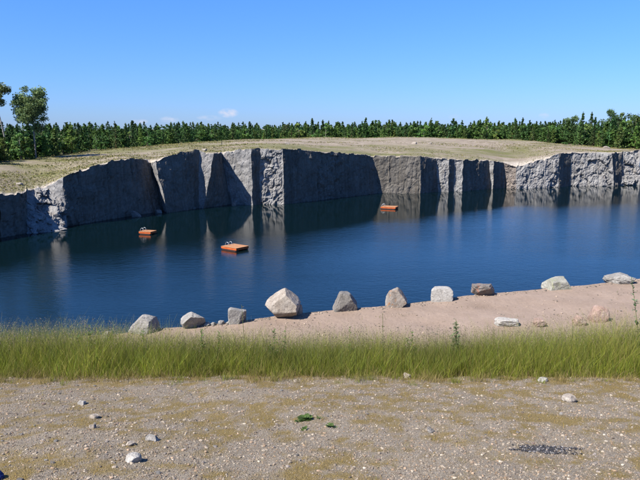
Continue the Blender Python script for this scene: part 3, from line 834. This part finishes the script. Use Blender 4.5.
# far-off wood that closes the skyline
for k in range(520):
    Y = rng.uniform(380, 560); X = rng.uniform(-.75, .75) * Y
    z = float(plateau_z(np.array([X]), np.array([Y]))[0])
    v, f, c = low[rng.integers(len(low))]
    h = rng.uniform(.85, 1.15) * 1.1; w = h * 1.5
    LV.append(v * np.array([w, w, h]) + np.array([X, Y, z])); LF.append(f + off); LC.append(c * rng.uniform(.8, 1.1)); off += len(v)
link("forest", mesh_np("forest", np.concatenate(LV), np.concatenate(LF), M_leaf, np.concatenate(LC)), kind="stuff",
     label="mixed young forest stretching away behind the edge trees", category="forest")
# taller trees that break the skyline
for k, (px, ytop, Y, rw, kind, lab) in enumerate((
        (608, 107, 215, 3.6, 'b', "tall round-crowned tree rising above the forest at right, tallest there"),
        (617, 110, 222, 1.9, 'b', "narrow upright tree right of the tallest tree at right"),
        (634, 111, 205, 3.4, 'b', "broad dark tree above the forest near the right edge"),
        (571, 113.5, 210, 3.3, 'b', "broad tree above the forest left of the tallest tree at right"),
        (581, 112.5, 214, 1.9, 's', "pointed conifer between broad trees above the forest at right"),
        (590, 113, 218, 1.7, 's', "pointed conifer just left of the tallest tree at right"),
        (376, 117.5, 235, 2.3, 'b', "bushy tree above the forest skyline right of centre"),
        (286, 120.5, 232, 2.1, 'b', "bushy tree above the forest skyline left of centre"),
        (514, 119, 226, 1.8, 's', "pointed conifer above the forest skyline over the pale rim edge"))):
    z = float(plateau_z(np.array([px_to_u(px) * Y]), np.array([Y]))[0]); h = float(z_at(ytop, Y)) - z
    m = tree_meshes(broad(300 + k, h, rw, .3, 1500, .26, (.055, .085, .032), (.2, .17, .14), 18)) if kind == 'b' else tree_meshes(pine(300 + k, h, rw, 1100, .3, (.035, .066, .022), .8))
    put_tree("broadleaf_tree" if kind == 'b' else "spruce_tree", m, x_at(px, Y, z), Y, z, 0, 1.0, lab)

# ------------------------------------------------------------------ low growth on the plateau (stuff)
g = Bag()
n = 42000
px = rng.uniform(-40, 680, n); u = px_to_u(px); tt = rng.uniform(0, 1, n) ** .8
yc_, ry_ = crest(u)[0], np.interp(u, RU, RY)
Y = ry_ + .5 + (np.maximum(yc_, ry_ + 14) + 4 - ry_) * tt; X = u * Y
den = fbm(P2(X * .06, Y * .11), 91, 5) + .25 * tt
keep = den > rng.uniform(.0, .35, n)
X, Y = X[keep], Y[keep]; n = len(X); Z = plateau_z(X, Y)
m = 3
sz = rng.uniform(.04, .15, n)
cx = np.repeat(np.stack([X, Y, Z + sz * .35], 1), m, 0) + rng.normal(0, 1, (n * m, 3)) * np.repeat(sz, m)[:, None] * np.array([.9, .9, .25])
bc = np.where(rng.random((n * m, 1)) < .5, np.array([[.12, .13, .035]]), np.array([[.22, .19, .085]])) * rng.uniform(.6, 1.3, (n * m, 1))
v, f, c = leaves(cx, np.repeat(sz, m) * rng.uniform(.5, 1, n * m), bc, rng)
link("plateau_ground_cover", mesh_np("plateau_ground_cover", v, f, M_dry, c), kind="stuff", label="sparse dry grass and weeds on the gravel plateau", category="ground cover")
# boulders and pale stones lying on the plateau
for k, (px, Y, w, lab) in enumerate(((207, 104, .9, "pale upright stone on the rim above the diagonal shadow"), (412, 150, 1.3, "pale stone lying on the mound above the smooth wall"),
                                    (427, 151, 1.1, "second pale stone on the mound above the smooth wall"), (288, 128, 1.0, "pale stone on the mound above the bright broken face"),
                                    (600, 160, 1.6, "pale flat stone near the forest above the right wall"), (24, 78.5, .8, "pale stone on the rim by the rubble notch at left"))):
    X = px_to_u(px) * Y; z = float(plateau_z(np.array([X]), np.array([Y]))[0])
    o = link("stone", boulder_mesh("stone", (w, w * .8, w * .55), 140 + k, B_white, 7, .2, 3, .08), label=lab, category="stone"); o.location = (X, Y, z + w * .12)

# ------------------------------------------------------------------ foreground: pebbles, stones, dry tufts
def pebble_bag(n, rmin, rmax, power, base, seed, xr, yr, faces, area=None, lift=.25):
    rg = np.random.default_rng(seed)
    Y = yr[0] + (yr[1] - yr[0]) * rg.random(n) ** 1.0
    X = spread(n, Y, rg, xr(Y))
    if area is not None:
        k = area(X, Y) > rg.random(n); X, Y = X[k], Y[k]; n = len(X)
    r = rmin + (rmax - rmin) * rg.random(n) ** power
    bv, bf = base
    nv = len(bv)
    V = bv[None] * (1 + rg.uniform(-.28, .28, (n, nv, 1)))
    V = V * np.stack([rg.uniform(.7, 1.35, n), rg.uniform(.7, 1.35, n), rg.uniform(.45, .8, n)], 1)[:, None]
    a = rg.uniform(0, 6.28, n); ca, sa = np.cos(a)[:, None], np.sin(a)[:, None]
    V = np.stack([V[..., 0] * ca - V[..., 1] * sa, V[..., 0] * sa + V[..., 1] * ca, V[..., 2]], -1) * r[:, None, None]
    V = V + np.stack([X, Y, near_z(X, Y) + r * lift], 1)[:, None]
    pal = np.array([(.30, .27, .24), (.42, .39, .36), (.56, .53, .49), (.20, .18, .17), (.36, .29, .23), (.47, .38, .31), (.33, .32, .34), (.66, .64, .60)])
    c = np.array([.62, .555, .47]) * pal[rg.choice(len(pal), n, p=[.27, .22, .08, .10, .15, .08, .085, .015])] * rg.uniform(.75, 1.2, (n, 1))
    Fc = bf[None] + (np.arange(n) * nv)[:, None, None]
    return V.reshape(-1, 3), Fc.reshape(-1, 3), np.repeat(c, nv, 0)
OCT = (np.array([(1, 0, -.45), (-.5, .87, -.45), (-.5, -.87, -.45), (.45, .5, .8), (-.6, 0, .9), (.4, -.55, .75)], float), np.array([(0, 1, 3), (1, 4, 3), (1, 2, 4), (2, 5, 4), (2, 0, 5), (0, 3, 5), (3, 4, 5)]))   # crushed chip, open where it is bedded in
ICO1 = ico(1)
xr = lambda Y: .6 * Y + .6
def spread(n, Y, rg, core):            # most of it in front of the camera, thinner out to the sides
    u_ = rg.uniform(-1, 1, n); out = rg.random(n) < .25
    return np.where(out, np.sign(u_) * (core + 2.6 * np.abs(u_)), u_ * core)
bare = lambda X, Y: np.clip(.75 - 2.2 * moss(X, Y), .10, 1)
a = pebble_bag(130000, .0022, .0062, 1.8, OCT, 1, xr, (2.2, 7.3), 8, bare)
b = pebble_bag(24000, .004, .012, 2.6, ICO1, 2, xr, (2.2, 7.3), 20, bare)
V = np.concatenate([a[0], b[0]]); Fc = np.concatenate([a[1], b[1] + len(a[0])]); Cc = np.concatenate([a[2], b[2]])
link("gravel", mesh_np("gravel", V, Fc, M_pebble, Cc), kind="stuff", label="loose mixed gravel covering the foreground", category="gravel")
# larger loose stones that can be picked out, pieces of the gravel ground
SM = [boulder_mesh("stone", (1, .8, .5), 400 + k, mt, 7, .15, 3, .09) for k, mt in enumerate((B_lgrey, B_white, B_grey, B_snow, B_mott, B_lgrey, B_white, B_pink))]
rg = np.random.default_rng(77)
for k in range(110):
    Y = rg.uniform(2.6, 6.5); X = rg.uniform(-.55, .55) * Y; s = rg.uniform(.015, .03) if k > 14 else rg.uniform(.03, .042)
    o = link("stone", SM[rg.integers(len(SM))], ground); o.location = (X, Y, float(near_z(X, Y)) + s * .12); o.scale = (s, s, s); o.rotation_euler = (0, 0, rg.uniform(0, 6.28))
def gpt(px, py):
    Y = 4.0
    for _ in range(20):
        X = x_at(px, Y, EYE - 2.3); Y = float(y_of(py, float(near_z(X, Y))))
    z = float(near_z(X, Y))
    return x_at(px, Y, z), Y, z, (Y * CP + (EYE - z) * SP) / FPX
for k, (px, py, w, h, mt, lab) in enumerate((
        (133.5, 461, 15, 8, B_snow, "bright white stone on the gravel at lower left"),
        (82, 404, 8, 5, B_snow, "white pebble stone high on the gravel at left"),
        (94.5, 418, 9, 4.5, B_white, "pale tan stone below the white pebble stone at left"),
        (93, 428, 7, 4.5, B_white, "small rounded tan stone under another pale tan stone at left"),
        (569, 401, 13, 7, B_white, "pinkish white stone on the gravel at right"),
        (543, 381.5, 10, 4, B_snow, "flat white stone near the grass at right"),
        (407, 377.5, 8, 5, B_white, "rounded pale stone at the foot of the grass near centre"),
        (153, 440, 14, 6, B_lgrey, "low grey stone slab on the gravel above the bright white stone"),
        (130, 445, 9, 3.5, B_white, "thin tan stone left of the low grey stone slab"),
        (430, 432, 8, 5, B_grey, "dark grey stone on the gravel right of centre"))):
    X, Y, z, q = gpt(px, py)
    o = link("stone", boulder_mesh("stone", (w * q, w * q * .9, h * q * 1.25), 500 + k, mt, 6, .25, 4, .07), label=lab, category="stone")
    o.location = (X, Y, z + h * q * .3); o.rotation_euler = (0, 0, k * 1.3)
# patch of dark, ashy gravel at lower right
X0, Y0, z0, q0 = gpt(548, 450)
def dark(X, Y):
    e = ((X - X0 - .25 * (Y - Y0)) / (40 * q0)) ** 2 + ((Y - Y0 + .14 * (X - X0)) / .10) ** 2
    return np.clip(1.15 - 1.25 * e + 1.5 * fbm(P2(X * 9, Y * 20), 5, 4), 0, 1)
def dark_bag():
    rg = np.random.default_rng(9); n = 7000
    X = X0 + rg.uniform(-.3, .3, n); Y = Y0 + rg.uniform(-.2, .2, n)
    k = dark(X, Y) > rg.random(n); X, Y = X[k], Y[k]; n = len(X)
    r = .0025 + .0045 * rg.random(n) ** 2.5
    V = ICO1[0][None] * (1 + rg.uniform(-.3, .3, (n, len(ICO1[0]), 1))) * np.array([1, 1, .7]) * r[:, None, None] + np.stack([X, Y, near_z(X, Y) + .003 + r * .3], 1)[:, None]
    c = np.where(rg.random((n, 1)) < .8, np.array([[.03, .03, .035]]), np.array([[.20, .19, .19]])) * rg.uniform(.7, 1.3, (n, 1))
    return V.reshape(-1, 3), (ICO1[1][None] + (np.arange(n) * len(ICO1[0]))[:, None, None]).reshape(-1, 3), np.repeat(c, len(ICO1[0]), 0)
v, f, c = dark_bag()
link("dark_gravel", mesh_np("dark_gravel", v, f, M_pebble, c), kind="stuff", label="low dark heap of ashy gravel at lower right", category="gravel heap")

def blades(X, Y, H, W, cols_base, cols_tip, rg, lean=.35, seg=3, zoff=0., zf=near_z):
    n = len(X); th = rg.uniform(0, 6.28, n); face = rg.uniform(0, 6.28, n)
    L = lean * rg.uniform(.1, 1.2, n) * H
    V = []; C_ = []
    z0 = zf(X, Y) + zoff
    for s in range(seg + 1):
        t = s / seg
        cx = X + np.cos(th) * L * t ** 1.8; cy = Y + np.sin(th) * L * t ** 1.8; cz = z0 - .01 + H * (t - .12 * lean * t * t)
        w = W * (1 - .85 * t) * .5
        for sg in (-1, 1):
            V.append(np.stack([cx + sg * w * np.cos(face), cy + sg * w * np.sin(face), cz], 1))
            C_.append(cols_base + (cols_tip - cols_base) * t)
    V = np.stack(V, 1); C_ = np.stack(C_, 1)
    k = 2 * (seg + 1)
    fs = []
    for s in range(seg):
        fs += [(2 * s, 2 * s + 1, 2 * s + 3), (2 * s, 2 * s + 3, 2 * s + 2)]
    Fc = np.array(fs)[None] + (np.arange(n) * k)[:, None, None]
    return V.reshape(-1, 3), Fc.reshape(-1, 3), C_.reshape(-1, 3)
# low dry moss and grass tufts in the gravel
rg = np.random.default_rng(31)
n = 215000
Y = rg.uniform(2.2, 7.0, n); X = spread(n, Y, rg, xr(Y))
k = moss(X, Y) > rg.uniform(-.16, .40, n); X, Y = X[k], Y[k]; n = len(X)
w_ = rg.random((n, 1))
cb = np.where(w_ < .55, np.array([[.215, .145, .04]]), np.where(w_ < .75, np.array([[.15, .135, .03]]), np.array([[.30, .23, .12]]))) * rg.uniform(.6, 1.25, (n, 1))
v, f, c = blades(X, Y, rg.uniform(.008, .032, n), rg.uniform(.002, .005, n), cb * .8, cb * 1.15, rg, 1.1, 1)
n2 = 14000
Y2 = 6.62 + .28 * rg.normal(size=n2) ** 1.0 * .6; X2 = spread(n2, Y2, rg, .58 * Y2 + .5); Y2 = Y2 + .26 * fbm(P2(X2 * 1.9, 0.3), 15, 5, .6) - .05
cb2 = np.where(rg.random((n2, 1)) < .55, np.array([[.24, .185, .085]]), np.array([[.15, .14, .03]])) * rg.uniform(.6, 1.2, (n2, 1))
v2, f2, c2 = blades(X2, Y2, rg.uniform(.03, .14, n2), rg.uniform(.002, .004, n2), cb2, cb2, rg, .9, 2)
f = np.concatenate([f, f2 + len(v)]); v = np.concatenate([v, v2]); c = np.concatenate([c, c2])
link("dry_tufts", mesh_np("dry_tufts", v, f, M_dry, c), kind="stuff", label="low ochre moss and dry grass tufts in the gravel", category="grass")

# ------------------------------------------------------------------ the tall grass along the edge of the gravel
rg = np.random.default_rng(33)
n = 160000
Y = 6.55 + 2.3 * rg.random(n) ** 1.35; X = spread(n, Y, rg, .58 * Y + .5)
Y = Y + .34 * fbm(P2(X * 1.9, 0.3), 15, 5, .65) - .05
tuft = fbm(P2(X * 1.3, Y * 1.3), 17, 4)
k = rg.random(n) < np.clip(.35 + 3.0 * (Y - 6.55) + .4 * tuft, .1, 1); X, Y, tuft = X[k], Y[k], tuft[k]; n = len(X)
pxx = 320 + X / Y * FPX / 1.03
hm = .55 + .15 * tuft + .05 * fbm(P2(X * .5, Y * .2), 18, 3) + np.interp(pxx, [0, 100, 180, 400, 450, 540, 640], [.13, .09, .02, .03, .05, .14, .18])
H = hm * rg.uniform(.45, 1.08, n) * np.clip(.16 + 1.25 * (Y - 6.4), .12, 1)
mixv = rg.random((n, 1)); yel = (fbm(P2(X * .8, Y * .8), 19, 3)[:, None] + 1) / 2
base = np.where(mixv < .62, np.array([[.20, .235, .016]]), np.where(mixv < .84, np.array([[.12, .185, .024]]), np.array([[.28, .23, .07]])))
pt = fbm(P2(X * 2.3, Y * 2.3), 23, 4)[:, None]
base = base * rg.uniform(.6, 1.35, (n, 1)) * (.72 + .55 * yel) * (1 + .45 * pt)
base = np.where(pt + .35 * rg.normal(size=(n, 1)) > .45, base * .5 + np.array([[.13, .105, .035]]), base)
tipc = base * .85 + np.array([[.025, .02, .015]])
H = H * (1 + .25 * pt[:, 0])
v, f, c = blades(X, Y, H, rg.uniform(.002, .005, n), base * 1.05, tipc, rg, .6, 2)
g1 = (v, f, c)
nt = 210; tx_ = rg.uniform(-1, 1, nt) * 6.5; ty_ = 6.05 + .6 * rg.random(nt) ** .7        # tufts straying out onto the gravel
X = np.repeat(tx_, 45) + rg.normal(0, .035, nt * 45); Y = np.repeat(ty_, 45) + rg.normal(0, .035, nt * 45)
H = np.repeat(rg.uniform(.05, .2, nt) * (.4 + 1.0 * (ty_ - 6.0)), 45) * rg.uniform(.5, 1.1, nt * 45)
cb = np.repeat(np.where(rg.random((nt, 1)) < .6, np.array([[.16, .18, .025]]), np.array([[.24, .19, .07]])), 45, 0) * rg.uniform(.6, 1.3, (nt * 45, 1))
q1 = blades(X, Y, H, rg.uniform(.002, .0045, nt * 45), cb, cb, rg, .8, 3)
g1 = (np.concatenate([g1[0], q1[0]]), np.concatenate([g1[1], q1[1] + len(g1[0])]), np.concatenate([g1[2], q1[2]]))
# flowering stalks with feathery purplish-brown heads
n = 22000
Y = 6.9 + 2.2 * rg.random(n) ** 1.3; X = spread(n, Y, rg, .58 * Y + .5)
pxx = 320 + X / Y * FPX / 1.03
H = (.52 + .06 * fbm(P2(X * 1.1, Y), 18, 3) + np.interp(pxx, [0, 100, 180, 400, 450, 540, 640], [.13, .09, .02, .03, .05, .14, .18])) * rg.uniform(.62, 1.10, n)
stc = np.tile(np.array([[.20, .21, .075]]), (n, 1)) * rg.uniform(.7, 1.2, (n, 1))
g2 = blades(X, Y, H, np.full(n, .0028), stc, stc, rg, .18, 2)
hd = []
m = 6
zb = near_z(X, Y)
tz = rg.uniform(.74, 1.0, (n, m))
P = np.stack([np.repeat(X[:, None], m, 1), np.repeat(Y[:, None], m, 1), zb[:, None] + H[:, None] * tz], -1) + rg.normal(0, .009, (n, m, 3))
hc = np.tile(np.array([[.22, .175, .12]]), (n * m, 1)) * rg.uniform(.65, 1.35, (n * m, 1))
g3 = leaves(P.reshape(-1, 3), rg.uniform(.003, .007, n * m), hc, rg)
V = np.concatenate([g1[0], g2[0], g3[0]]); Fc = np.concatenate([g1[1], g2[1] + len(g1[0]), g3[1] + len(g1[0]) + len(g2[0])]); Cc = np.concatenate([g1[2], g2[2], g3[2]])
link("tall_grass", mesh_np("tall_grass", V, Fc, M_blade, Cc), kind="stuff", label="strip of tall green grass between gravel and sandy track", category="grass")
# coarser grass on the hidden lower bank and along the track's near edge
n = 17000
X = rg.uniform(-11, 16, n); t = rg.random(n); rim = NEAR(X); Y = 9.0 + (12 + (rim - 12) * .5 - 9.0) * t
pxx = 320 + X / Y * FPX / 1.03
k = rg.random(n) < .8 - .5 * (t > .9); X, Y = X[k], Y[k]; n = len(X)
cb = np.where(rg.random((n, 1)) < .6, np.array([[.11, .14, .035]]), np.array([[.24, .21, .09]])) * rg.uniform(.7, 1.2, (n, 1))
v, f, c = blades(X, Y, rg.uniform(.12, .40, n), rg.uniform(.006, .012, n), cb, cb, rg, .4, 2)
link("bank_grass", mesh_np("bank_grass", v, f, M_blade, c), kind="stuff", label="coarse grass on the bank behind the tall grass strip", category="grass")

# ------------------------------------------------------------------ weeds
def weed(px, ytop, Y, hscale, seed, label, bushy=1.0, col=(.085, .15, .035), group="weeds standing in the tall grass"):
    rg = np.random.default_rng(seed)
    X = (px - 320) / FPX * (Y * CP + (EYE - 9.2) * SP)
    z = float(near_z(X, Y)); h = (float(z_at(ytop, Y)) - z) * hscale
    o = empty("weed_plant", (X, Y, z), rg.uniform(0, 6.28), label=label, category="weed", group=group)
    st = Bag(); lf = Bag()
    for s in range(int(1 + 3 * bushy)):
        L = h * (1 if s == 0 else rg.uniform(.6, .92)); a = rg.uniform(0, 6.28); le = 0.04 if s == 0 else rg.uniform(.1, .3) * bushy
        pts = np.array([(math.cos(a) * le * L * t ** 1.4, math.sin(a) * le * L * t ** 1.4, L * t - .02) for t in np.linspace(0, 1, 6)])
        v, f = tube(pts, np.linspace(.005, .002, 6), 5); st.add(v, f, (.13, .16, .05))
        nl = int(22 + 34 * bushy)
        for q in range(nl):
            t = rg.uniform(.12, 1.0); c = pts[0] + (pts[-1] - pts[0]) * t + np.array([0, 0, 0]); c[:2] = [np.interp(t, np.linspace(0, 1, 6), pts[:, j]) for j in (0, 1)]
            b = rg.uniform(0, 6.28); l = rg.uniform(.035, .08) * (1.2 - .7 * t) * (.7 + .5 * bushy); w = l * rg.uniform(.2, .34)
            d = np.array([math.cos(b), math.sin(b), rg.uniform(.1, .9)]); d /= np.linalg.norm(d); sd = np.cross(d, (0, 0, 1)); sd /= np.linalg.norm(sd); up = np.cross(sd, d)
            v = np.array([c, c + d * l * .5 + sd * w + up * .1 * l, c + d * l - up * .12 * l, c + d * l * .5 - sd * w + up * .1 * l, c + d * l * .5])
            lf.add(v, np.array([(0, 4, 1), (1, 4, 2), (2, 4, 3), (3, 4, 0)]), np.array(col) * rg.uniform(.65, 1.35))
    link("stem", st.mesh("stem", M_blade), o); link("leaves", lf.mesh("leaves", M_blade), o)
weed(93, 326, 7.3, 1, 1, "bushy bluish green weed in the grass left of the leftmost boulder", 1.6, (.06, .13, .05))
weed(456, 317, 7.2, 1, 2, "bushy upright weed below the white rounded boulder", 1.2, (.13, .17, .08))
weed(383, 312, 7.1, 1, 3, "thin tall weed spike below the mottled boulder", .1, (.13, .13, .06))
weed(146, 330, 7.1, 1, 4, "thin green weed in front of the leftmost boulder", .5)
weed(204, 326, 7.1, 1, 5, "leafy green weed below the gap right of the second boulder", .7)
weed(219, 330, 7.1, 1, 6, "leafy green weed below the small boxy boulder", .6)
weed(246, 303, 7.0, 1, 7, "lone thin dry stalk right of the small boxy boulder", .05, (.16, .13, .08))
weed(275, 327, 7.1, 1, 8, "short leafy weed straight below the biggest boulder", .8)
weed(285, 325, 7.1, 1, 9, "thin weed just right of straight below the biggest boulder", .3)
weed(349, 325, 7.1, 1, 10, "thin weed below the grey trapezoid boulder", .3)
weed(412, 330, 7.1, 1, 11, "short leafy weed between the mottled and the white boulder", .7)
weed(570, 321, 7.2, 1, 12, "thin brownish weed below the white and orange stone", .3, (.15, .13, .06))
weed(24, 325, 7.3, 1, 13, "leafy weed in the grass near the left edge", .7)
weed(640, 262, 7.2, 1, 14, "tall leafy weed at the right edge reaching above the track", .9, (.06, .12, .06))
def rosette(px, py, wpx, seed, label, col, n=16, up=.45):
    rg = np.random.default_rng(seed); X, Y, z, q = gpt(px, py); r = wpx * q / 2
    g = Bag()
    for k in range(n):
        b = rg.uniform(0, 6.28); l = r * rg.uniform(.5, 1.1); w = l * .33
        c = np.array([rg.normal(0, r * .25), rg.normal(0, r * .25), .004])
        d = np.array([math.cos(b), math.sin(b), rg.uniform(.15, up * 2)]); d /= np.linalg.norm(d); sd = np.cross(d, (0, 0, 1)); sd /= np.linalg.norm(sd); u_ = np.cross(sd, d)
        m1, m2 = c + d * l * .35, c + d * l * .7
        v = np.array([c, m1 + sd * w, m1 + u_ * -.08 * l, m1 - sd * w, m2 + sd * w * .8, m2 - u_ * .05 * l, m2 - sd * w * .8, c + d * l - np.array([0, 0, .15 * l])])
        g.add(v, np.array([(0, 2, 1), (0, 3, 2), (1, 2, 5), (1, 5, 4), (2, 3, 6), (2, 6, 5), (4, 5, 7), (5, 6, 7)]), np.array(col) * rg.uniform(.7, 1.35))
    o = link("leafy_weed", g.mesh("leafy_weed", M_blade, False), label=label, category="weed"); o.location = (X, Y, z)
rosette(305, 420, 18, 1, "largest green leafy weed on the bare gravel near centre", (.055, .095, .022), 30)
rosette(304, 430, 9, 2, "small green weed just below the largest one on the gravel", (.055, .095, .022))
rosette(331, 427, 12, 3, "small green weed right of the largest one on the gravel", (.06, .10, .025))
rosette(320, 419, 7, 4, "tiny green weed between two larger weeds on the gravel", (.07, .10, .03), 10)
rosette(250, 372, 14, 5, "pale broad-leaved weed at the grass foot left of centre", (.20, .26, .10), 14)
rosette(289, 371.5, 16, 6, "pale green flat-leaved weed at the grass foot below the biggest boulder", (.22, .28, .11), 16)
rosette(621, 371, 16, 7, "pale flat-leaved weed at the grass foot at right", (.22, .28, .12), 16)
rosette(356, 371, 14, 8, "dark green broad-leaved weed at the grass foot near centre", (.06, .13, .03), 18, .8)
rosette(433, 372, 7, 9, "small pale weed at the grass foot right of centre", (.2, .27, .09), 8)

# ------------------------------------------------------------------ small stones and sparse growth on the sandy track (stuff)
rg = np.random.default_rng(55)
n = 6500
X = rg.uniform(-9, 16, n); t = rg.uniform(.42, .995, n)
edge = np.where(rg.random(n) < .22, 1, 0); t = np.where(edge, 1 - .03 * rg.random(n) - .004, t)
Y = 12 + (NEAR(X) - 12) * t
k = (fbm(P2(X * .9, Y * 1.8), 401, 4) > rg.uniform(-.25, .5, n)) | (edge == 1); X, Y = X[k], Y[k]; n = len(X)
r = .008 + .035 * rg.random(n) ** 4
nv = len(ICO1[0])
V = ICO1[0][None] * (1 + rg.uniform(-.3, .3, (n, nv, 1))) * np.array([1, 1, .65]) * r[:, None, None] + np.stack([X, Y, near_z(X, Y) + r * .2], 1)[:, None]
c = np.where(rg.random((n, 1)) < .6, np.array([[.24, .19, .15]]), np.array([[.12, .105, .09]])) * rg.uniform(.6, 1.5, (n, 1))
link("track_stones", mesh_np("track_stones", V.reshape(-1, 3), (ICO1[1][None] + (np.arange(n) * nv)[:, None, None]).reshape(-1, 3), M_pebble, np.repeat(c, nv, 0)),
     kind="stuff", label="scattered small stones on the sandy track", category="gravel")
n = 7000
X = rg.uniform(-9, 16, n); t = rg.uniform(.45, .998, n); Y = 12 + (NEAR(X) - 12) * t
lines = np.exp(-((t - .86) / .025) ** 2) + .8 * np.exp(-((t - .72) / .03) ** 2) + .7 * np.exp(-((t - .99) / .012) ** 2) + 1.0 * (t < .5)
k = lines * (fbm(P2(X * .7, Y * .7), 402, 4) + .15) > rg.uniform(.02, .5, n); X, Y = X[k], Y[k]; n = len(X)
cb = np.where(rg.random((n, 1)) < .5, np.array([[.09, .10, .03]]), np.array([[.19, .155, .08]])) * rg.uniform(.7, 1.2, (n, 1))
v, f, c = blades(X, Y, rg.uniform(.03, .11, n), rg.uniform(.008, .02, n), cb, cb, rg, .8, 2)
link("track_tufts", mesh_np("track_tufts", v, f, M_dry, c), kind="stuff", label="sparse dry tufts along the wheel lines of the sandy track", category="grass")
# dark blue cloth just reaching into the lower left corner
X, Y, z, q = gpt(-4, 479)
v, f = ICO4
v = v * (1 + .22 * fbm(v * 2.2, 9, 4))[:, None] * np.array([.042, .04, .035]); v[:, 2] = np.maximum(v[:, 2], -.012)
o = link("blue_cloth", mesh_np("blue_cloth", v, f, flat_mat("blue_cloth", (.012, .03, .12), .9), smooth=True), label="dark blue cloth just showing in the lower left corner", category="cloth")
o.location = (X, Y, z + .008)
